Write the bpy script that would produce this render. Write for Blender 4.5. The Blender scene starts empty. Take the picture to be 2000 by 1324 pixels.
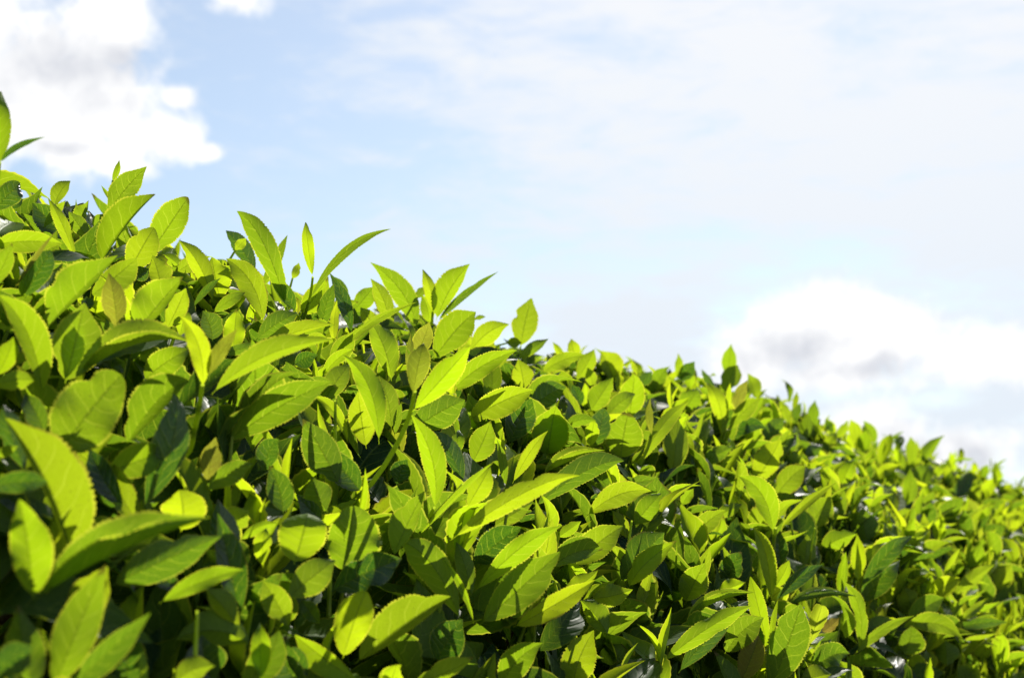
import bpy, math, random
import numpy as np
from mathutils import Vector, Matrix
from math import radians

S = bpy.context.scene
COL = S.collection
random.seed(7)
rng = np.random.default_rng(11)

# ------------------------------------------------------------------ camera
CAM_Z = 0.75                     # the photographer crouches beside a waist-high hedge
F_MM, SENSOR = 35.0, 23.6
PITCH = radians(10.28)
cd = bpy.data.cameras.new('camera')
cam = bpy.data.objects.new('camera', cd)
COL.objects.link(cam)
cam.location = (0, 0, CAM_Z)
cam.rotation_euler = (radians(90) + PITCH, 0, 0)
cd.lens, cd.sensor_width = F_MM, SENSOR
cd.clip_start, cd.clip_end = 0.02, 5000
cd.dof.use_dof = True
cd.dof.focus_distance = 1.08
cd.dof.aperture_fstop = 7.6
cd.dof.aperture_blades = 7
S.camera = cam

# ------------------------------------------------------------------ exposure, renderer
S.view_settings.view_transform = 'Standard'
S.view_settings.look = 'None'
S.view_settings.gamma = 1
S.view_settings.use_curve_mapping = False
S.view_settings.exposure = 1.0
S.render.engine = 'CYCLES'
S.cycles.use_denoising = True
S.cycles.max_bounces = 10
S.cycles.diffuse_bounces = 6
S.cycles.transmission_bounces = 8
S.cycles.glossy_bounces = 3

# ------------------------------------------------------------------ measuring helpers: a direction seen in the photo, in world terms
FPX = F_MM / SENSOR * 2000.0
CP, SP = math.cos(PITCH), math.sin(PITCH)
CAM = np.array((0, 0, CAM_Z))
def ray(px, py):
    x, y = (px - 1000.0) / FPX, (662.0 - py) / FPX
    return np.array((x, CP - y * SP, SP + y * CP))      # depth 1 along the optical axis
def unit(v):
    v = np.asarray(v, float)
    return v / np.maximum(np.linalg.norm(v, axis=-1, keepdims=True), 1e-9)

# ------------------------------------------------------------------ sun
SUN_AZ, SUN_EL = radians(14), radians(47)                # to the right of straight ahead, high
sun_dir = np.array((math.sin(SUN_AZ) * math.cos(SUN_EL), math.cos(SUN_AZ) * math.cos(SUN_EL), math.sin(SUN_EL)))
sd = bpy.data.lights.new('sun', 'SUN')
sd.energy, sd.angle, sd.color = 4.2, radians(0.53), (1.0, 0.95, 0.86)
sun = bpy.data.objects.new('sun', sd)
COL.objects.link(sun)
sun.location = (3, 12, 14)
sun.rotation_euler = Vector(-sun_dir).to_track_quat('-Z', 'Y').to_euler()

# ------------------------------------------------------------------ node helper
class NT:
    def __init__(s, tree): s.t = tree; s.n = tree.nodes; s.l = tree.links
    def put(s, sock, v):
        if v is None: return
        if isinstance(v, bpy.types.NodeSocket): s.l.new(v, sock)
        elif hasattr(sock.default_value, '__len__'):
            k = len(sock.default_value)
            v = tuple(v) if hasattr(v, '__len__') else (v,) * k
            sock.default_value = (v + (1.0,))[:k] if len(v) < k else v[:k]
        else: sock.default_value = v
    def math(s, op, a, b=None, c=None, clamp=False):
        n = s.n.new('ShaderNodeMath'); n.operation = op; n.use_clamp = clamp
        for i, v in enumerate((a, b, c)): s.put(n.inputs[i], v)
        return n.outputs[0]
    def vec(s, op, a, b=None):
        n = s.n.new('ShaderNodeVectorMath'); n.operation = op
        s.put(n.inputs[0], a)
        if op == 'SCALE': s.put(n.inputs['Scale'], b)
        elif b is not None: s.put(n.inputs[1], b)
        return n.outputs['Value'] if op in ('LENGTH', 'DOT_PRODUCT', 'DISTANCE') else n.outputs[0]
    def ramp(s, v, a, b, c=0.0, d=1.0, smooth=True):
        n = s.n.new('ShaderNodeMapRange'); n.interpolation_type = 'SMOOTHSTEP' if smooth else 'LINEAR'
        for i, x in enumerate((v, a, b, c, d)): s.put(n.inputs[i], x)
        return n.outputs[0]
    def mix(s, f, a, b, mode='MIX'):
        n = s.n.new('ShaderNodeMix'); n.data_type = 'RGBA'; n.blend_type = mode
        s.put(n.inputs[0], f); s.put(n.inputs[6], a); s.put(n.inputs[7], b)
        return n.outputs[2]
    def noise(s, v, scale, detail=4, rough=0.5, lac=2.0, dist=0.0):
        n = s.n.new('ShaderNodeTexNoise')
        for k, x in (('Vector', v), ('Scale', scale), ('Detail', detail), ('Roughness', rough), ('Lacunarity', lac), ('Distortion', dist)):
            s.put(n.inputs[k], x)
        return n.outputs[0]

SKY_TINT = (1.05, 0.99, 0.89)
VEIL_A, VEIL_B = (5.1, 5.65, 6.3), (6.35, 6.45, 6.65)
CLOUD_LIT, CLOUD_SHADE = (7.3, 7.3, 7.3), (4.85, 5.0, 5.4)
# ------------------------------------------------------------------ sky: clear-sky model, thin veil, broken cumulus
W = bpy.data.worlds.new('World')
S.world = W
W.use_nodes = True
t = NT(W.node_tree)
t.n.clear()
tc = t.n.new('ShaderNodeTexCoord')
d = t.vec('NORMALIZE', tc.outputs['Generated'])
sky = t.n.new('ShaderNodeTexSky')
sky.sky_type = 'NISHITA'
sky.sun_disc = False
sky.sun_elevation, sky.sun_rotation = SUN_EL, SUN_AZ
sky.altitude, sky.air_density, sky.dust_density, sky.ozone_density = 100, 1.0, 0.6, 1.2
skyc = t.vec('MULTIPLY', sky.outputs[0], SKY_TINT)
mu = t.vec('DOT_PRODUCT', d, tuple(sun_dir))
near_sun = t.ramp(mu, 0.70, 0.96)
# thin high veil, streaked, thickest towards the sun
sep = t.n.new('ShaderNodeSeparateXYZ'); t.put(sep.inputs[0], d)
rot = t.n.new('ShaderNodeMapping'); t.put(rot.inputs[0], d); t.put(rot.inputs['Rotation'], (0, radians(13), 0)); t.put(rot.inputs['Scale'], (4.2, 4.2, 17.0)); t.put(rot.inputs['Location'], (0.35, 0.1, 0.4))
streak = t.noise(rot.outputs[0], 1.0, 9, 0.60, 2.1, dist=0.5)
fine = t.n.new('ShaderNodeMapping'); t.put(fine.inputs[0], d); t.put(fine.inputs['Rotation'], (0, radians(17), 0)); t.put(fine.inputs['Scale'], (16, 16, 52))
ripple = t.noise(fine.outputs[0], 1.0, 6, 0.6, 2.1, dist=0.4)
broad = t.noise(d, 4.5, 3, 0.5)
side = t.vec('DOT_PRODUCT', d, tuple(unit((0.95, 0.25, 0.16))))
veil = t.math('ADD', t.math('MULTIPLY', t.math('SUBTRACT', streak, 0.5), 2.4), t.math('MULTIPLY', t.math('SUBTRACT', broad, 0.5), 0.9))
veil = t.math('ADD', veil, t.math('MULTIPLY', t.math('SUBTRACT', ripple, 0.5), 1.7))
veil = t.math('ADD', veil, t.ramp(side, 0.10, 0.38, 0.06, 0.72))
veil = t.ramp(veil, 0.0, 0.95, 0.03, 0.97)
veil_col = t.mix(near_sun, VEIL_A, VEIL_B)
base = t.mix(veil, skyc, veil_col)
# cumulus: the banks seen in the photograph (directions), and scattered ones all round the rest of the sky
def bank(lobes):
    out = None
    for px, py, r, sx, sy in lobes:
        c = unit(ray(px, py))
        q = t.vec('MULTIPLY', t.vec('SUBTRACT', d, tuple(c)), (1 / sx, 1 / sx, 1 / sy))
        b = t.math('SUBTRACT', 1.0, t.math('DIVIDE', t.vec('LENGTH', q), r / FPX))
        out = b if out is None else t.math('SMOOTH_MAX', out, b, 0.25)
    return out
lobes = [(30, 150, 175, 1.25, .9), (190, 195, 150, 1, 1), (205, 60, 112, 1.0, 1.0), (300, 262, 82, 1.1, .8), (150, 280, 80, 1.2, .75), (-60, 60, 140, 1, 1), (405, 298, 34, 1.2, .6), (345, 190, 40, 1, .7), (250, 330, 50, 1.3, .6),
         (470, -18, 62, 1.3, .75),
         (1610, 660, 105, 1.5, 1.0), (1470, 690, 95, 1.2, .75), (1540, 640, 70, 1.2, .8), (1760, 665, 100, 1.9, .85), (1900, 690, 80, 1.8, .8), (1640, 730, 80, 2.0, .5), (1700, 850, 100, 1.35, .75), (1870, 880, 85, 1.3, .8), (2010, 705, 75, 2.0, .75), (1600, 605, 62, 1.3, .9), (1700, 610, 50, 1.4, .8)]
bias = bank(lobes)
core = bank([(110, 125, 130, 1.3, .7), (240, 115, 70, 1, .6), (120, 290, 45, 1.6, .5), (1560, 690, 110, 1.3, .5), (1690, 720, 80, 1.6, .4), (1780, 885, 120, 1.4, .5), (1905, 905, 50, 1, 1)])
warp = t.n.new('ShaderNodeTexNoise'); t.put(warp.inputs['Vector'], d); warp.inputs['Scale'].default_value = 34; warp.inputs['Detail'].default_value = 6
dw = t.vec('ADD', d, t.vec('SCALE', t.vec('SUBTRACT', warp.outputs['Color'], (.5, .5, .5)), 0.022))
n1 = t.noise(dw, 27.0, 11, 0.62, 2.1)
far_bias = t.ramp(t.noise(t.vec('ADD', d, (5.3, 2.4, 0.7)), 2.6, 2, 0.5), 0.62, 0.80, -2.0, 0.7)
fld = t.math('ADD', t.math('MAXIMUM', bias, far_bias), t.math('MULTIPLY', t.math('SUBTRACT', n1, 0.5), 2.1))
cover = t.ramp(fld, -0.17, 0.55)
# the deep middles of the banks let less sun through
n2 = t.noise(t.vec('ADD', dw, tuple(sun_dir * 0.02)), 27.0, 6, 0.5, 2.1)
thick = t.math('ADD', t.math('MAXIMUM', core, t.math('SUBTRACT', far_bias, 0.3)), t.math('MULTIPLY', t.math('SUBTRACT', n2, 0.5), 1.6))
shade = t.ramp(thick, -0.25, 1.05)
shade = t.math('ADD', shade, t.math('MULTIPLY', t.math('SUBTRACT', n2, n1), 1.1), clamp=True)
cloud_col = t.mix(shade, CLOUD_LIT, CLOUD_SHADE)
base = t.mix(cover, base, cloud_col)
bg = t.n.new('ShaderNodeBackground')
t.put(bg.inputs[0], base); bg.inputs[1].default_value = 0.075
wo = t.n.new('ShaderNodeOutputWorld')
t.l.new(bg.outputs[0], wo.inputs[0])

# ------------------------------------------------------------------ materials
def new_mat(name):
    m = bpy.data.materials.new(name); m.use_nodes = True
    x = NT(m.node_tree); x.n.clear()
    return m, x
def out(x, shader):
    o = x.n.new('ShaderNodeOutputMaterial'); x.l.new(shader, o.inputs[0])

def leaf_material():
    m, x = new_mat('tea_leaf')
    at = x.n.new('ShaderNodeAttribute'); at.attribute_name = 'tint'
    sp = x.n.new('ShaderNodeSeparateColor'); x.l.new(at.outputs['Color'], sp.inputs[0])
    age, rnd, brown = sp.outputs[0], sp.outputs[1], sp.outputs[2]
    gloss = at.outputs['Alpha']
    uv = x.n.new('ShaderNodeUVMap'); uv.uv_map = 'leaf_uv'
    su = x.n.new('ShaderNodeSeparateXYZ'); x.l.new(uv.outputs[0], su.inputs[0])
    u = x.math('ABSOLUTE', x.math('MULTIPLY_ADD', su.outputs[0], 2.0, -1.0))
    v = su.outputs[1]
    shift = x.n.new('ShaderNodeCombineXYZ')
    x.put(shift.inputs[0], su.outputs[0]); x.put(shift.inputs[1], x.math('MULTIPLY', v, 2.4)); x.put(shift.inputs[2], x.math('MULTIPLY', rnd, 57.0))
    wob = x.noise(shift.outputs[0], 1.8, 1)
    mid = x.ramp(u, 0.075, 0.012)
    q = x.math('ADD', x.math('SUBTRACT', x.math('MULTIPLY', v, 7.0), x.math('MULTIPLY', x.math('POWER', u, 1.35), 1.5)), x.math('MULTIPLY', wob, 1.1))
    q = x.math('ADD', q, x.ramp(su.outputs[0], 0.499, 0.501, 0.0, 0.45))
    tri = x.math('MULTIPLY', x.math('ABSOLUTE', x.math('SUBTRACT', x.math('FRACT', q), 0.5)), 2.0)
    vein = x.math('MULTIPLY', x.ramp(tri, 0.90, 0.985), x.ramp(u, 0.86, 0.60))
    cell = x.n.new('ShaderNodeTexVoronoi'); cell.feature = 'DISTANCE_TO_EDGE'
    x.put(cell.inputs['Vector'], shift.outputs[0]); x.put(cell.inputs['Scale'], 11.0)
    net = x.ramp(cell.outputs[0], 0.07, 0.0)
    mott = x.noise(shift.outputs[0], 5.0, 5, 0.6)
    rim = x.ramp(u, 0.87, 0.95)
    # colours of the two sides and of the light that comes through
    young = x.mix(rnd, (0.085, 0.17, 0.008), (0.12, 0.20, 0.010))
    mature = x.mix(rnd, (0.012, 0.032, 0.019), (0.018, 0.043, 0.016))
    refl = x.mix(age, young, mature)
    refl = x.mix(brown, refl, (0.16, 0.10, 0.03))
    refl = x.mix(x.math('MULTIPLY', vein, 0.30), refl, (0.16, 0.24, 0.06))
    refl = x.mix(x.math('MULTIPLY', mid, 0.35), refl, (0.18, 0.26, 0.05))
    ty = x.mix(rnd, (0.40, 0.60, 0.006), (0.55, 0.66, 0.010))
    tm = x.mix(rnd, (0.034, 0.120, 0.008), (0.062, 0.165, 0.008))
    trans = x.mix(x.math('POWER', age, 0.72), ty, tm)
    trans = x.mix(brown, trans, (0.24, 0.16, 0.03))
    trans = x.mix(x.math('MULTIPLY', mid, 0.72), trans, x.mix(0.72, trans, (0.03, 0.05, 0.0)))
    trans = x.mix(x.math('MULTIPLY', vein, 0.50), trans, (0.58, 0.68, 0.05))
    trans = x.mix(x.math('MULTIPLY', net, 0.24), trans, (0.46, 0.60, 0.02))
    trans = x.mix(x.math('MULTIPLY', rim, 0.75), trans, x.mix(age, (0.80, 0.78, 0.05), (0.40, 0.46, 0.04)))
    trans = x.mix(x.ramp(mott, 0.35, 0.75, 0.0, 0.28), trans, x.mix(0.5, trans, (0.30, 0.46, 0.0)))
    spots = x.noise(shift.outputs[0], 26.0, 2, 0.5)
    spot = x.math('MULTIPLY', x.ramp(spots, 0.655, 0.71), x.ramp(rnd, 0.45, 0.8, 0.0, 0.75))
    scorch = x.math('MULTIPLY', x.math('MULTIPLY', x.ramp(x.math('ADD', u, x.math('MULTIPLY', wob, 0.5)), 1.12, 1.26), x.ramp(rnd, 0.78, 0.86)), 0.7)
    spot = x.math('MAXIMUM', spot, scorch)
    tipb = x.math('MULTIPLY', x.math('MULTIPLY', x.ramp(x.math('ADD', v, x.math('MULTIPLY', wob, 0.15)), 0.98, 1.05), x.ramp(x.math('ABSOLUTE', x.math('SUBTRACT', rnd, 0.35)), 0.10, 0.05)), 0.8)
    spot = x.math('MAXIMUM', spot, tipb)
    trans = x.mix(spot, trans, (0.10, 0.07, 0.01)); refl = x.mix(spot, refl, (0.09, 0.06, 0.025))
    # underside: paler and duller
    geo = x.n.new('ShaderNodeNewGeometry')
    back = geo.outputs['Backfacing']
    refl = x.mix(x.math('MULTIPLY', back, 0.35), refl, (0.12, 0.19, 0.04))
    rough = x.math('ADD', x.ramp(age, 0.0, 1.0, 0.46, 0.37, False), x.math('MULTIPLY', back, 0.16))
    rough = x.math('ADD', rough, x.math('MULTIPLY', x.math('SUBTRACT', mott, 0.5), 0.15))
    rough = x.math('ADD', rough, x.ramp(gloss, 0.1, 0.9, 0.09, 0.0, False))
    h = x.math('MULTIPLY', x.ramp(tri, 0.45, 1.0), -0.40)
    h = x.math('SUBTRACT', h, x.math('MULTIPLY', mid, 0.6))
    h = x.math('ADD', x.math('MULTIPLY', h, x.ramp(age, 0.0, 1.0, 0.30, 0.95, False)), x.math('MULTIPLY', x.noise(shift.outputs[0], 3.5, 1), 0.5))
    bu = x.n.new('ShaderNodeBump'); x.put(bu.inputs['Height'], h); bu.inputs['Distance'].default_value = 0.0009; bu.inputs['Strength'].default_value = 0.8
    p = x.n.new('ShaderNodeBsdfPrincipled')
    x.put(p.inputs['Base Color'], refl); x.put(p.inputs['Roughness'], rough)
    x.put(p.inputs['Specular IOR Level'], x.math('MULTIPLY', gloss, x.ramp(age, 0.0, 1.0, 0.26, 0.46, False))); x.l.new(bu.outputs[0], p.inputs['Normal'])
    tr = x.n.new('ShaderNodeBsdfTranslucent'); x.put(tr.inputs[0], trans)
    mx = x.n.new('ShaderNodeMixShader'); x.put(mx.inputs[0], x.ramp(age, 0.0, 1.0, 0.60, 0.46, False))
    x.l.new(p.outputs[0], mx.inputs[1]); x.l.new(tr.outputs[0], mx.inputs[2])
    out(x, mx.outputs[0])
    return m
LEAF = leaf_material()

def simple(name, c0, c1, scale, rough=0.6, spec=0.3, through=None):
    m, x = new_mat(name)
    g = x.n.new('ShaderNodeTexCoord')
    n = x.noise(g.outputs['Object'], scale, 6, 0.6)
    p = x.n.new('ShaderNodeBsdfPrincipled')
    x.put(p.inputs['Base Color'], x.mix(x.ramp(n, 0.3, 0.7), c0, c1)); x.put(p.inputs['Roughness'], rough); x.put(p.inputs['Specular IOR Level'], spec)
    bu = x.n.new('ShaderNodeBump'); x.put(bu.inputs['Height'], n); bu.inputs['Distance'].default_value = 0.3 / scale; x.l.new(bu.outputs[0], p.inputs['Normal'])
    if through:                       # soft green tissue lets light through
        tr = x.n.new('ShaderNodeBsdfTranslucent'); x.put(tr.inputs[0], through)
        mx = x.n.new('ShaderNodeMixShader'); mx.inputs[0].default_value = 0.5
        x.l.new(p.outputs[0], mx.inputs[1]); x.l.new(tr.outputs[0], mx.inputs[2]); out(x, mx.outputs[0])
    else: out(x, p.outputs[0])
    return m
STEM = simple('green_stem', (0.22, 0.31, 0.03), (0.30, 0.38, 0.04), 120, 0.45, 0.35, (0.42, 0.55, 0.03))
TWIG = simple('brown_twig', (0.07, 0.045, 0.025), (0.15, 0.10, 0.06), 150, 0.8, 0.2)
SOIL = simple('soil', (0.045, 0.032, 0.02), (0.10, 0.075, 0.045), 9, 0.95, 0.1)

# ------------------------------------------------------------------ the hedge's shape: a clipped dome profile running away to the right
HED_AZ = radians(29.0)
D_AX = np.array((math.sin(HED_AZ), math.cos(HED_AZ), 0.0))      # along the row
N_AX = np.array((-math.cos(HED_AZ), math.sin(HED_AZ), 0.0))     # across it, away from the camera
PROF = np.array([(.37, -.70), (.385, -.40), (.40, -.22), (.44, -.05), (.52, .075), (.64, .185), (.78, .272), (.95, .325), (1.2, .36), (1.5, .34), (1.75, .25), (1.9, .10), (1.98, -.15), (2.0, -.70)])
def top(mm):
    return np.where((mm < PROF[0, 0]) | (mm > PROF[-1, 0]), -9.0, np.interp(mm, PROF[:, 0], PROF[:, 1]))
DEPTHS = np.linspace(0.35, 9.0, 1731)
def hit(px, py):
    """Depth along the optical axis at which the line of sight meets the clipped surface (or passes it nearest)."""
    r = ray(px, py)
    P = r[None, :] * DEPTHS[:, None]
    gap = P[:, 2] - top(P @ N_AX)
    k = np.nonzero(gap < 0)[0]
    if len(k): return float(DEPTHS[k[0]])
    ok = gap < 5
    return float(DEPTHS[np.argmin(np.where(ok, gap / DEPTHS, 99))])
def at(px, py, depth):
    return CAM + ray(px, py) * depth
def project(P):
    q = P - CAM
    dep = q[..., 1] * CP + q[..., 2] * SP
    yy = -q[..., 1] * SP + q[..., 2] * CP
    return 1000 + FPX * q[..., 0] / dep, 662 - FPX * yy / dep, dep

# ------------------------------------------------------------------ leaf geometry
def shape(tt, p, q):
    f = np.clip((tt - 0.05) / 0.95, 0, 1)
    s = np.sin(np.pi * f ** p) ** q
    k = np.clip((f - 0.68) / 0.32, 0, 1)
    s = s * (1 - 0.38 * k * k * (3 - 2 * k) * np.clip((q - 0.45) / 0.2, 0, 1))
    return np.maximum(s, 0.022 * (1 - 0.5 * tt))
def leaf_points(B, C, T, N, aL, aR, Wd, p, q, ph, nt, cols, teeth, twist=None, curl=None):
    """Points of n leaves. B, C, T: base, control point and tip of each midrib; N: the way the upper face looks; aL, aR: rise of each half; Wd: half width."""
    n = len(B)
    tt = np.linspace(0, 1, nt)
    t_ = tt[None, :, None]
    M = (1 - t_) ** 2 * B[:, None] + 2 * t_ * (1 - t_) * C[:, None] + t_ ** 2 * T[:, None]
    G = unit(2 * (1 - t_) * (C - B)[:, None] + 2 * t_ * (T - C)[:, None])
    Nn = np.broadcast_to(N[:, None], G.shape)
    L = unit(np.cross(Nn, G))
    Nn = np.cross(G, L)
    if curl is not None:
        Ln = np.linalg.norm(T - B, axis=1)[:, None]
        M = M + Nn * (Ln * (curl[:, None] * tt[None, :] ** 3 + 0.35 * curl[:, None] * np.sin(2 * np.pi * tt)[None, :] * np.sin(ph * 5)[:, None]))[..., None]
    sh_ = shape(tt[None, :], p[:, None], q[:, None])
    WL, WR = Wd if isinstance(Wd, tuple) else (Wd, Wd)
    Wd = np.maximum(WL, WR)
    P = np.empty((n, nt, len(cols), 3))
    saw = np.where(np.arange(nt) % 2 == 0, 1.0, 1.0 - teeth * (0.55 + 0.45 * np.sin(np.arange(nt) * 2.7) * np.sin(np.arange(nt) * 0.9 + 1)))
    tw = (0.0 * ph if twist is None else twist)[:, None] * (tt[None, :] - 0.45)
    for j, u in enumerate(cols):
        a = (aL if u < 0 else aR)[:, None] * (0.82 + 0.30 * abs(u)) + (tw if u < 0 else -tw)
        ww = (WL if u < 0 else WR)[:, None] * sh_ * abs(u) * (saw[None, :] if abs(u) > 0.99 else 1.0)
        if abs(u) > .5:
            z_ = np.sin(ph * (31 if u < 0 else 53))
            dent = np.clip((np.abs(z_) - .72) / .28, 0, 1) * .30 * abs(u)
            ww = ww * (1 - dent[:, None] * np.exp(-((tt[None, :] - (.5 + .3 * np.sin(ph * 19))[:, None]) / .07) ** 2))
        sgn = 1.0 if u < 0 else -1.0
        wave = (0.10 + 0.10 * np.sin(ph * 13))[:, None] * Wd[:, None] * u * u * np.sin(tt[None, :] * (9 + 5 * np.sin(ph))[:, None] + ph[:, None] + (2.0 if u < 0 else 0)) * np.sin(np.pi * tt)[None, :]
        lift = ww * np.sin(a) + wave + 0.035 * Wd[:, None] * np.sin(tt[None, :] * 44 - abs(u) * 7 + ph[:, None] * 3) * abs(u) * (1.2 - abs(u)) * np.sin(np.pi * tt)[None, :]
        P[:, :, j] = M + L * (ww * np.cos(a) * sgn)[..., None] + Nn * lift[..., None]
    return P
COLS_HI = np.array((-1, -.86, -.60, -.30, -.06, 0, .06, .30, .60, .86, 1.0))
COLS_MID = np.array((-1, -.55, 0, .55, 1.0))
def quads(nt, nc):
    i, j = np.meshgrid(np.arange(nt - 1), np.arange(nc - 1), indexing='ij')
    a = (i * nc + j).ravel()
    return np.stack((a, a + 1, a + nc + 1, a + nc), 1)
def uvs(nt, cols):
    v, u = np.meshgrid(np.linspace(0, 1, nt), cols * 0.5 + 0.5, indexing='ij')
    return np.stack((u.ravel(), v.ravel()), 1)
def build_mesh(name, V, F, UV, tint, mat):
    me = bpy.data.meshes.new(name)
    me.vertices.add(len(V)); me.vertices.foreach_set('co', np.ascontiguousarray(V, np.float32).ravel())
    me.loops.add(F.size); me.loops.foreach_set('vertex_index', F.astype(np.int32).ravel())
    me.polygons.add(len(F)); me.polygons.foreach_set('loop_start', np.arange(0, F.size, 4, dtype=np.int32))
    me.polygons.foreach_set('use_smooth', np.ones(len(F), bool))
    me.update(calc_edges=True)
    if UV is not None:
        ul = me.uv_layers.new(name='leaf_uv')
        ul.data.foreach_set('uv', UV[F.ravel()].astype(np.float32).ravel())
        at_ = me.attributes.new('tint', 'FLOAT_COLOR', 'POINT')
        at_.data.foreach_set('color', np.ascontiguousarray(tint, np.float32).ravel())
    me.materials.append(mat)
    return me
def tint_rows(age, rnd, brown, gloss, k):
    r = np.stack((age, rnd, brown, gloss), 1)
    return np.repeat(r, k, 0)
def tube(pts, radii, sides=7):
    pts = np.asarray(pts, float); V = []
    for i, p in enumerate(pts):
        g = unit(pts[min(i + 1, len(pts) - 1)] - pts[max(i - 1, 0)])
        a = unit(np.cross(g, (0.3, 0.2, 0.93))); b = np.cross(g, a)
        for k in range(sides):
            w = 2 * math.pi * k / sides
            V.append(p + radii[i] * (a * math.cos(w) + b * math.sin(w)))
    F = [(i * sides + k, i * sides + (k + 1) % sides, (i + 1) * sides + (k + 1) % sides, (i + 1) * sides + k) for i in range(len(pts) - 1) for k in range(sides)]
    return np.array(V), np.array(F)

# ------------------------------------------------------------------ scene tree
def link(name, data, parent=None, loc=(0, 0, 0), **props):
    o = bpy.data.objects.new(name, data)
    COL.objects.link(o)
    o.parent = parent
    o.location = loc
    for k, v in props.items(): o[k] = v
    return o
# ground, to the horizon
g = bpy.data.meshes.new('ground')
n_ = 40
xs = np.sign(np.linspace(-1, 1, n_)) * np.abs(np.linspace(-1, 1, n_)) ** 4 * 1500
gx, gy = np.meshgrid(xs, xs, indexing='ij')
gv = np.stack((gx.ravel(), gy.ravel() + 2, rng.normal(0, .012, n_ * n_)), 1)
me = build_mesh('ground', gv, quads(n_, n_)[:, ::-1], None, None, SOIL)
link('ground', me, kind='structure', label='bare brown soil under the tea hedge')

ROOT = CAM + D_AX * 1.5 + N_AX * 1.1; ROOT[2] = 0.0
HEDGE = link('tea_hedge', None, None, tuple(ROOT), label='clipped green tea hedge covered in fresh backlit shoots under the cloudy sky', category='hedge')
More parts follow.
